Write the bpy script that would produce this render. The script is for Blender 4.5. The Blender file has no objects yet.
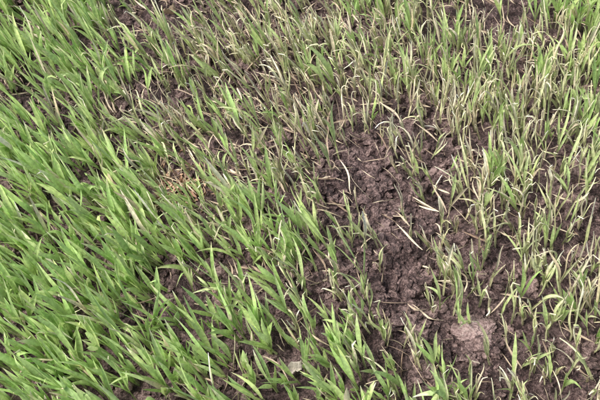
import bpy, math, numpy as np
from mathutils import Vector
rng=np.random.default_rng(11)
sc=bpy.context.scene
# ---------- noise ----------
TB=rng.random((256,256))
def vnoise(x,y):
    xi=np.floor(x).astype(int); yi=np.floor(y).astype(int)
    fx=x-xi; fy=y-yi
    fx=fx*fx*(3-2*fx); fy=fy*fy*(3-2*fy)
    a=TB[xi%256,yi%256];b=TB[(xi+1)%256,yi%256];c=TB[xi%256,(yi+1)%256];d=TB[(xi+1)%256,(yi+1)%256]
    return (a*(1-fx)+b*fx)*(1-fy)+(c*(1-fx)+d*fx)*fy
def fbm(x,y,o=4):
    s=0;a=.5;t=0
    for i in range(o):
        s=s+a*vnoise(x+17.3*i,y+9.1*i);t+=a;a*=.5;x,y=(x*1.62-y*1.2),(x*1.2+y*1.62)
    return s/t
def height(x,y):
    r=np.sqrt(x*x+(y-.7)**2)
    fade=np.clip(2.2-r,0,1)
    h=.030*(fbm(x*6+40,y*6+40,3)-.5)
    n=fbm(x*55+10,y*55+3,4)
    h=h+.022*(n-.5)*fade
    h=h+.007*(.5-np.abs(fbm(x*110,y*110+7,3)-.5)*2)*fade
    return h
# ---------- bed maps (metres) ----------
GX=np.array([-.45,-.3,-.15,0,.15,.3,.45]); GY=np.array([.25,.38,.5,.65,.83,1.06,1.3])
D=np.array([[1,1,.95,.75,.65,.65,.65],[1,1,.95,.7,.65,.65,.65],[1,1,.95,.75,.5,.7,.85],[1,1,.75,.75,.55,.75,.85],
            [1,1,.7,.65,.78,.75,.85],[1,.75,.65,.78,.82,.65,1],[.9,.8,.8,.9,.9,.8,.9]])
G=np.array([[1,1,1,.88,.6,.4,.45],[1,1,1,.82,.55,.37,.45],[1,1,.95,.66,.24,.27,.5],[1,.95,.6,.45,.17,.24,.5],
            [1,.85,.34,.18,.3,.34,.48],[1,.72,.28,.3,.44,.48,1],[.9,.8,.5,.45,.5,.6,.95]])
def bil(T,x,y):
    ix=np.interp(x,GX,np.arange(7)); iy=np.interp(y,GY,np.arange(7))
    x0=np.minimum(ix.astype(int),5); y0=np.minimum(iy.astype(int),5); fx=ix-x0; fy=iy-y0
    return (T[y0,x0]*(1-fx)+T[y0,x0+1]*fx)*(1-fy)+(T[y0+1,x0]*(1-fx)+T[y0+1,x0+1]*fx)*fy
def blob(x,y,cx,cy,rx,ry): return np.exp(-(((x-cx)/rx)**2+((y-cy)/ry)**2))
# ---------- mesh helper ----------
def make(name,V,F,mat,col=None,smooth=True):
    me=bpy.data.meshes.new(name)
    loops=np.concatenate([f.ravel() for f in F]); sizes=np.concatenate([np.full(len(f),f.shape[1]) for f in F])
    starts=np.concatenate([[0],np.cumsum(sizes)[:-1]])
    me.vertices.add(len(V)); me.vertices.foreach_set('co',V.astype(np.float32).ravel())
    me.loops.add(len(loops)); me.loops.foreach_set('vertex_index',loops.astype(np.int32))
    me.polygons.add(len(sizes)); me.polygons.foreach_set('loop_start',starts.astype(np.int32))
    me.polygons.foreach_set('loop_total',sizes.astype(np.int32))
    me.polygons.foreach_set('use_smooth',np.full(len(sizes),smooth))
    me.update(calc_edges=True); me.validate()
    if col is not None:
        a=me.color_attributes.new('tint','FLOAT_COLOR','POINT')
        a.data.foreach_set('color',np.concatenate([col,np.ones((len(col),1))],1).astype(np.float32).ravel())
    me.materials.append(mat)
    ob=bpy.data.objects.new(name,me); sc.collection.objects.link(ob); return ob
# ---------- materials ----------
def newmat(n):
    m=bpy.data.materials.new(n); m.use_nodes=True; nt=m.node_tree; nt.nodes.clear(); return m,nt
def N(nt,t,**k):
    n=nt.nodes.new(t)
    for a,b in k.items(): setattr(n,a,b)
    return n
def leafmat(name,trans=.35,rough=.45):
    m,nt=newmat(name); L=nt.links
    out=N(nt,'ShaderNodeOutputMaterial'); at=N(nt,'ShaderNodeAttribute',attribute_name='tint')
    tc=N(nt,'ShaderNodeTexCoord'); nz=N(nt,'ShaderNodeTexNoise'); nz.inputs['Scale'].default_value=260; nz.inputs['Detail'].default_value=1.5
    L.new(tc.outputs['Object'],nz.inputs['Vector'])
    mr=N(nt,'ShaderNodeMapRange'); mr.inputs['From Min'].default_value=.3; mr.inputs['From Max'].default_value=.7
    mr.inputs['To Min'].default_value=.78; mr.inputs['To Max'].default_value=1.2; L.new(nz.outputs['Fac'],mr.inputs['Value'])
    mx=N(nt,'ShaderNodeVectorMath',operation='SCALE'); L.new(at.outputs['Color'],mx.inputs[0]); L.new(mr.outputs['Result'],mx.inputs['Scale'])
    p=N(nt,'ShaderNodeBsdfPrincipled'); L.new(mx.outputs[0],p.inputs['Base Color']); p.inputs['Roughness'].default_value=rough
    t=N(nt,'ShaderNodeBsdfTranslucent'); L.new(mx.outputs[0],t.inputs['Color'])
    ms=N(nt,'ShaderNodeMixShader'); ms.inputs[0].default_value=trans
    L.new(p.outputs[0],ms.inputs[1]); L.new(t.outputs[0],ms.inputs[2]); L.new(ms.outputs[0],out.inputs['Surface'])
    return m
def soilmat(name,c0,c1,c2,rough=.75,bump=.004):
    m,nt=newmat(name); L=nt.links
    out=N(nt,'ShaderNodeOutputMaterial'); tc=N(nt,'ShaderNodeTexCoord')
    n1=N(nt,'ShaderNodeTexNoise'); n1.inputs['Scale'].default_value=38; n1.inputs['Detail'].default_value=5; n1.inputs['Roughness'].default_value=.75
    n2=N(nt,'ShaderNodeTexNoise'); n2.inputs['Scale'].default_value=330; n2.inputs['Detail'].default_value=3; n2.inputs['Roughness'].default_value=.75
    for n in (n1,n2): L.new(tc.outputs['Object'],n.inputs['Vector'])
    cr=N(nt,'ShaderNodeValToRGB'); e=cr.color_ramp.elements
    e[0].position=.38; e[0].color=(*c0,1); e[1].position=.66; e[1].color=(*c2,1); k=e.new(.51); k.color=(*c1,1)
    ad=N(nt,'ShaderNodeMath',operation='ADD'); s=N(nt,'ShaderNodeMath',operation='MULTIPLY_ADD'); s.inputs[1].default_value=.9; s.inputs[2].default_value=-.45
    L.new(n2.outputs['Fac'],s.inputs[0]); L.new(s.outputs[0],ad.inputs[0]); L.new(n1.outputs['Fac'],ad.inputs[1]); L.new(ad.outputs[0],cr.inputs['Fac'])
    p=N(nt,'ShaderNodeBsdfPrincipled'); L.new(cr.outputs[0],p.inputs['Base Color'])
    rr=N(nt,'ShaderNodeMapRange'); rr.inputs['From Min'].default_value=.4; rr.inputs['From Max'].default_value=.65; rr.inputs['To Min'].default_value=rough-.3; rr.inputs['To Max'].default_value=rough+.1
    L.new(n1.outputs['Fac'],rr.inputs['Value']); L.new(rr.outputs[0],p.inputs['Roughness'])
    b=N(nt,'ShaderNodeBump'); b.inputs['Distance'].default_value=bump; b.inputs['Strength'].default_value=1
    L.new(ad.outputs[0],b.inputs['Height']); L.new(b.outputs[0],p.inputs['Normal']); L.new(p.outputs[0],out.inputs['Surface'])
    return m
soil=soilmat('moist_soil',(.026,.0155,.016),(.098,.061,.060),(.25,.175,.168),bump=.008)
clodm=soilmat('soil_crumbs',(.04,.026,.026),(.13,.084,.080),(.32,.23,.215),rough=.8,bump=.004)
stonem=soilmat('pinkish_stone',(.18,.12,.115),(.34,.245,.235),(.46,.36,.34),rough=.9,bump=.004)
mleaf=leafmat('seedling_leaf',.36,.40)
mdry=leafmat('withered_leaf',.25,.6)
mlit=leafmat('dead_litter',.15,.75)
# ---------- soil ground ----------
def axis(a,b,n,far):
    c=np.linspace(a,b,n); st=(b-a)/(n-1); ext=[]; d=st; p=0
    while p<far: d*=1.35; p+=d; ext.append(p)
    ext=np.array(ext); return np.concatenate([a-ext[::-1],c,b+ext])
xs=axis(-.8,.8,640,300); ys=axis(.1,1.5,560,300)
X,Y=np.meshgrid(xs,ys,indexing='ij'); Z=height(X,Y)
V=np.stack([X.ravel(),Y.ravel(),Z.ravel()],1); nx,ny=len(xs),len(ys)
i=np.arange(nx-1)[:,None]*ny+np.arange(ny-1)[None,:]; i=i.ravel()
make('soil_ground',V,[np.stack([i,i+ny,i+ny+1,i+1],1)],soil)
# ---------- lumps ----------
import bmesh
def ico(sub):
    bm=bmesh.new(); bmesh.ops.create_icosphere(bm,subdivisions=sub,radius=1)
    v=np.array([x.co[:] for x in bm.verts]); f=np.array([[a.index for a in q.verts] for q in bm.faces]); bm.free(); return v,f
def lumps(name,n,smin,smax,mat,sub,bx,power=3):
    bv,bf=ico(sub)
    x=rng.uniform(bx[0],bx[1],n*2); y=rng.uniform(bx[2],bx[3],n*2)
    k=rng.random(n*2)<np.clip(.15+2.2*(fbm(x*16,y*16,2)-.3),0,1); x=x[k][:n];y=y[k][:n];n=len(x)
    s=smin+(smax-smin)*rng.random(n)**power
    z=height(x,y)+s*.25
    sc3=rng.uniform(.6,1.3,(n,3)); sc3[:,2]*=.8
    a=rng.uniform(0,6.28,n)
    P=np.repeat(bv[None],n,0)
    for k in range(4):
        d=rng.normal(size=(n,3)); d/=np.linalg.norm(d,axis=1,keepdims=True)
        dt=np.einsum('nvk,nk->nv',P,d); P=P*(1+(rng.uniform(-.3,.3,(n,1))*np.sin(dt*rng.uniform(2,7,(n,1))+rng.uniform(0,6,(n,1)))))[...,None]
    P=P*(1+rng.normal(0,.14,(n,len(bv),1)))
    P=P*sc3[:,None]*s[:,None,None]
    ca,sa=np.cos(a)[:,None],np.sin(a)[:,None]
    Q=np.stack([P[...,0]*ca-P[...,1]*sa,P[...,0]*sa+P[...,1]*ca,P[...,2]],-1)+np.stack([x,y,z],1)[:,None]
    F=bf[None]+(np.arange(n)*len(bv))[:,None,None]
    return make(name,Q.reshape(-1,3),[F.reshape(-1,3)],mat,smooth=False)
lumps('soil_crumbs',30000,.0009,.0085,clodm,2,(-.7,.7,.2,1.4),3.2)
# ---------- strips (leaves) ----------
S=7
def strips(base,d0,bend,L,W,cb,cm,ct,p=1.6,fold=.35,tipstart=.7,widthmode='leaf',wob=.04,twist=.5,hook=None):
    n=len(L); t=np.linspace(0,1,S+1)
    pos=base.copy(); C=[];T=[]
    wv=rng.normal(0,wob,(n,3)); ph=rng.uniform(0,6,(n,1))
    for k in range(S+1):
        d=d0+bend*(t[k]**p)+wv*np.sin(t[k]*5+ph)
        if hook is not None: d=d+hook*max(0,(t[k]-.68)/.32)**1.2
        d/=np.linalg.norm(d,axis=1,keepdims=True)
        C.append(pos.copy());T.append(d); pos=pos+d*(L/S)[:,None]
    C=np.stack(C,1);T=np.stack(T,1)
    h=np.stack([rng.normal(size=n),rng.normal(size=n)-.9,rng.normal(0,.3,n)],1)
    side=np.cross(T,h[:,None]); side/=np.linalg.norm(side,axis=2,keepdims=True)+1e-9
    nor=np.cross(side,T)
    tw=(rng.normal(0,twist,(n,1))*t[None])[...,None]
    side,nor=side*np.cos(tw)+nor*np.sin(tw), nor*np.cos(tw)-side*np.sin(tw)
    if widthmode=='leaf': w=(.4+.6*np.clip(t/.35,0,1)**1.2)*np.clip(1-np.clip((t-.5)/.5,0,1)**1.8,0.03,1)
    elif widthmode=='dry': w=(.75+.25*np.clip(t/.3,0,1))*np.clip(1-np.clip((t-.45)/.55,0,1)*.7,0.03,1)
    else: w=.6+.4*np.sin(t*3.1)
    w=W[:,None]*w[None]/2
    A=C-side*w[...,None]+nor*(w*fold)[...,None]; B=C-nor*(w*fold)[...,None]*.6; E=C+side*w[...,None]+nor*(w*fold)[...,None]
    V=np.stack([A,B,E],2)
    b=(np.arange(n)*(S+1)*3)[:,None,None]+(np.arange(S)*3)[None,:,None]+np.arange(2)[None,None,:]
    F=np.stack([b,b+1,b+4,b+3],-1).reshape(-1,4)
    f1=np.clip(t/.45,0,1)[None,:,None]; f2=(np.clip((t-tipstart)/(1-tipstart),0,1)**.8)[None,:,None]
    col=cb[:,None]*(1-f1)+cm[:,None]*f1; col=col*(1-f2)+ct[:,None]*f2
    col=np.repeat(col[:,:,None],3,2).copy(); col[:,:,1]*=1.12
    return V.reshape(-1,3),F,col.reshape(-1,3),C
class Acc:
    def __init__(s): s.V=[];s.F=[];s.C=[];s.n=0
    def add(s,V,F,C): s.V.append(V);s.F.append(F+s.n);s.C.append(C);s.n+=len(V)
    def make(s,name,mat): return make(name,np.concatenate(s.V),[np.concatenate(s.F)],mat,np.minimum(np.concatenate(s.C),.88))
# ---------- seedlings placement ----------
NC=22500
x=rng.uniform(-.8,.8,NC); y=rng.uniform(.15,1.5,NC)
dens=bil(D,x,y)
dens=dens*np.clip(.42+1.9*(fbm(x*14+5,y*14+60,2)-.23),.15,1.5)
dens-= .9*blob(x,y,-.15,.66,.04,.033)+.5*blob(x,y,.09,.66,.05,.04)+.5*blob(x,y,.12,.5,.05,.04)+.7*blob(x,y,-.2,1.02,.06,.08)+.7*blob(x,y,.285,.98,.02,.08)+.4*blob(x,y,-.1,.86,.06,.05)+.8*blob(x,y,.19,.43,.035,.035)+.4*blob(x,y,-.02,.37,.03,.04)+.3*blob(x,y,0,.76,.06,.04)
keep=rng.random(NC)<np.clip(dens,0,1)*.70
x=x[keep];y=y[keep]
x=x+rng.normal(0,.003,len(x)); y=y+rng.normal(0,.003,len(y))
g=bil(G,x,y)+.5*(fbm(x*9+80,y*9+20,2)-.5)
g=np.clip(g-.03+rng.normal(0,.17,len(x)),0,1)
odd=rng.random(len(x))<.07; g=np.where(odd,g*rng.uniform(.1,.6,len(x)),g)
odd=rng.random(len(x))<.06; g=np.where(odd,np.clip(g+rng.uniform(.2,.5,len(x)),0,1),g)
print('plants',len(x))
def lerp(a,b,f): return np.asarray(a)[None]*(1-f[:,None])+np.asarray(b)[None]*f[:,None]
accG,accD=Acc(),Acc()
nP=len(x); z=height(x,y)-.003
leanL=np.interp(x,[-.45,-.2,0,.2,.45],[.36,.38,.33,.16,.08])+rng.normal(0,.15,nP)
lean=np.stack([-leanL,rng.normal(.02,.15,nP),np.ones(nP)],1)
for isg in (True,False):
    m=(g>.5) if isg else (g<=.5)
    acc=accG if isg else accD
    gx=g[m]; n=m.sum(); base=np.stack([x[m],y[m],z[m]],1); ln=lean[m]
    size=np.interp(gx,[0,.5,1],[.95,.95,.96])*rng.uniform(.62,1.2,n)
    Ls=(rng.uniform(.02,.034,n) if isg else rng.uniform(.022,.044,n))*size
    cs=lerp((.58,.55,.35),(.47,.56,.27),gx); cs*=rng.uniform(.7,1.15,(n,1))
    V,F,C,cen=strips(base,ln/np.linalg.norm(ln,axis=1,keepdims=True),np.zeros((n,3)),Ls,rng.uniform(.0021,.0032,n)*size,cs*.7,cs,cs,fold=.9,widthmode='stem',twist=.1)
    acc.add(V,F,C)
    top=cen[:,-1]
    for k in range(4):
        sel=np.arange(n) if k<2 else np.where(rng.random(n)<(.75 if k==2 and isg else .35 if k==2 else .3 if isg else .08))[0]
        nn=len(sel); gg=gx[sel]; sz=size[sel]
        st=rng.uniform(.35,1,nn) if k else np.ones(nn)
        b=base[sel]+(top[sel]-base[sel])*st[:,None]
        sp=rng.uniform(0,6.28,nn); sa=(rng.uniform(.05,.42,nn) if isg else rng.uniform(.04,.28,nn)) if k else rng.uniform(0,.12,nn)
        d0=ln[sel]+np.stack([np.cos(sp)*sa,np.sin(sp)*sa,np.zeros(nn)],1)
        d0/=np.linalg.norm(d0,axis=1,keepdims=True)
        dr=rng.uniform(0,.55,nn)*(1.1 if isg else .6)
        bend=np.stack([np.cos(sp)*dr*.6-leanL[m][sel]*dr*.9,np.sin(sp)*dr*.6,-dr*.6],1)
        fl=(rng.random(nn)<(.06 if isg else .13))[:,None]; bend=bend+fl*np.stack([np.cos(sp)*.9-.4,np.sin(sp)*.6,np.full(nn,-1.4)],1)
        L=(rng.uniform(.034,.070,nn) if isg else rng.uniform(.024,.060,nn))*sz*(1,1,.8,.7)[k]
        W=np.interp(gg,[0,.5,1],[.0023,.0036,.0062])*rng.uniform(.7,1.25,nn)*np.sqrt(sz)
        green=lerp((.62,.76,.30),(.44,.67,.22),rng.random(nn)); green=green*rng.uniform(.72,1.18,(nn,1))
        q=.35*rng.random((nn,1)); green=green*(1-q)+q*np.array([.64,.78,.46])
        straw=lerp((.74,.63,.43),(.88,.84,.66),rng.random(nn))*rng.uniform(.62,1.1,(nn,1))
        olive=lerp((.58,.66,.33),(.72,.76,.46),rng.random(nn))*rng.uniform(.78,1.12,(nn,1))
        w=np.clip(1.0-gg*1.9,0,1)[:,None]; o=np.clip(1-np.abs(gg-.34)*2.8,0,1)[:,None]
        cm=green*(1-w)+straw*w; cm=cm*(1-.75*o)+olive*.75*o
        ds=(rng.random(nn)<(.05 if isg else .33))[:,None]; cm=np.where(ds,straw,cm)
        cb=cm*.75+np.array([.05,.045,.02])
        tipdry=(rng.random((nn,1))<np.clip(1.3-gg*1.05,0.16,1)[:,None])
        ct=np.where(tipdry,straw*1.15,cm*1.1)
        hm=(rng.random(nn)<(.08 if isg else .6))*rng.uniform(.5,3.4,nn)
        hs=rng.uniform(0,6.28,nn)
        hook=np.stack([np.cos(hs)*hm,np.sin(hs)*hm,-hm*.7],1)
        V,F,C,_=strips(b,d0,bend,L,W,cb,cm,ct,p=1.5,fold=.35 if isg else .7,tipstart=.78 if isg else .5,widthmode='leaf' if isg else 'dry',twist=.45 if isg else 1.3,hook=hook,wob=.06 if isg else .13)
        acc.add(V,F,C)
accG.make('green_rice_seedlings',mleaf)
accD.make('withered_rice_seedlings',mdry)
# ---------- litter ----------
n=11000; lx=rng.uniform(-.75,.75,n); ly=rng.uniform(.2,1.45,n)
pr=.3+.9*blob(lx,ly,-.1,.85,.14,.22)+.9*blob(lx,ly,-.15,.66,.07,.06)+.4*blob(lx,ly,.1,1.,.2,.2)
k=rng.random(n)<pr; lx=lx[k];ly=ly[k];n=len(lx)
a=rng.normal(2.3,.8,n); base=np.stack([lx,ly,height(lx,ly)+rng.uniform(.002,.02,n)],1)
d0=np.stack([np.cos(a),np.sin(a),rng.normal(.08,.25,n)],1); d0/=np.linalg.norm(d0,axis=1,keepdims=True)
c=lerp((.24,.165,.12),(.78,.67,.50),rng.random(n)**1.1)
acc=Acc(); V,F,C,_=strips(base,d0,rng.normal(0,.4,(n,3))*np.array([1,1,.4]),rng.uniform(.010,.05,n),rng.uniform(.0008,.003,n),c*.8,c,c,fold=.5,wob=.15,twist=1.5)
acc.add(V,F,C)
n=170; lx=rng.normal(-.152,.022,n); ly=rng.normal(.665,.018,n); a=rng.uniform(0,6.28,n)
base=np.stack([lx,ly,height(lx,ly)+rng.uniform(.002,.014,n)],1)
d0=np.stack([np.cos(a),np.sin(a),rng.normal(.1,.3,n)],1); d0/=np.linalg.norm(d0,axis=1,keepdims=True)
c=lerp((.30,.17,.11),(.68,.48,.34),rng.random(n))
V,F,C,_=strips(base,d0,rng.normal(0,.8,(n,3)),rng.uniform(.006,.020,n),rng.uniform(.002,.005,n),c*.7,c,c,fold=.6,wob=.3,twist=2)
acc.add(V,F,C); acc.make('withered_leaf_litter',mlit)
# ---------- stone, dead leaves ----------
def rock(name,cx,cy,r,mat,sz=(1.25,1,.6)):
    v,f=ico(6); rr=1+.35*(fbm(v[:,0]*1.6+5+cx*50,v[:,1]*1.6+v[:,2]*1.1+9,3)-.5)*2+.16*(fbm(v[:,0]*6+3,v[:,1]*6+v[:,2]*5,3)-.5)*2+.05*(fbm(v[:,0]*22+3,v[:,1]*22+v[:,2]*17,2)-.5)*2
    v=v*rr[:,None]*np.array(sz)*r; v+=np.array([cx,cy,float(height(np.array([cx]),np.array([cy]))[0])+r*.3])
    return make(name,v,[f],mat)
rock('pinkish_stone',.192,.455,.018,stonem)
def deadleaf(name,cx,cy,L,W,ang,col,zup=.008):
    nu,nv=22,9; u=np.linspace(0,1,nu)[:,None]; v=np.linspace(-1,1,nv)[None]
    w=W*np.sin(np.pi*u**.8)**.8+.0005
    px=(u-.5)*L; py=v*w*.5+.003*np.sin(u*6+cx*90); pz=.45*np.abs(v)*w*.5+.006*np.sin(u*5+v*1.5+cy*70)+.0015*np.sin(u*24+v*7)
    px=px+0*v; ca,sa=math.cos(ang),math.sin(ang)
    Vx=cx+px*ca-py*sa; Vy=cy+px*sa+py*ca
    V=np.stack([Vx.ravel(),Vy.ravel(),(height(np.array([cx]),np.array([cy]))+zup+pz).ravel()],1)
    i=(np.arange(nu-1)[:,None]*nv+np.arange(nv-1)[None]).ravel()
    C=np.tile(np.array(col),(len(V),1))*(1+.6*(fbm(V[:,0]*300,V[:,1]*300,2)-.5))[:,None]
    return make(name,V,[np.stack([i,i+nv,i+nv+1,i+1],1)],mlit,C)
for cx,cy,L,W,a,c in [(-.2,1.02,.024,.009,.9,(.45,.35,.25)),(-.005,.405,.018,.009,1.1,(.55,.50,.44)),(.17,.535,.026,.005,1.9,(.66,.54,.46))]:
    deadleaf('dead_leaf',cx,cy,L,W,a,c)
# ---------- light ----------
w=bpy.data.worlds.new('World'); sc.world=w; w.use_nodes=True; nt=w.node_tree; bg=nt.nodes['Background']
sky=nt.nodes.new('ShaderNodeTexSky'); sky.sky_type='NISHITA'; sky.sun_disc=False
el,az=math.radians(55),math.radians(-115)
sky.sun_elevation=el; sky.sun_rotation=az; sky.dust_density=5; sky.air_density=1.0
nt.links.new(sky.outputs[0],bg.inputs[0]); bg.inputs[1].default_value=.14
sl=bpy.data.lights.new('sun','SUN'); sl.energy=5.0; sl.angle=math.radians(24); sl.color=(1,.96,.9)
so=bpy.data.objects.new('sun',sl); sc.collection.objects.link(so)
dv=Vector((math.sin(az)*math.cos(el),math.cos(az)*math.cos(el),math.sin(el)))
so.rotation_euler=dv.to_track_quat('Z','Y').to_euler()
# ---------- camera ----------
cd=bpy.data.cameras.new('camera'); cam=bpy.data.objects.new('camera',cd); sc.collection.objects.link(cam); sc.camera=cam
cam.location=(0,0,.77); cam.rotation_euler=(math.radians(40),0,0)
cd.angle=math.radians(41); cd.clip_start=.01; cd.clip_end=1000
sc.view_settings.view_transform='Standard'; sc.view_settings.look='None'; sc.view_settings.exposure=0
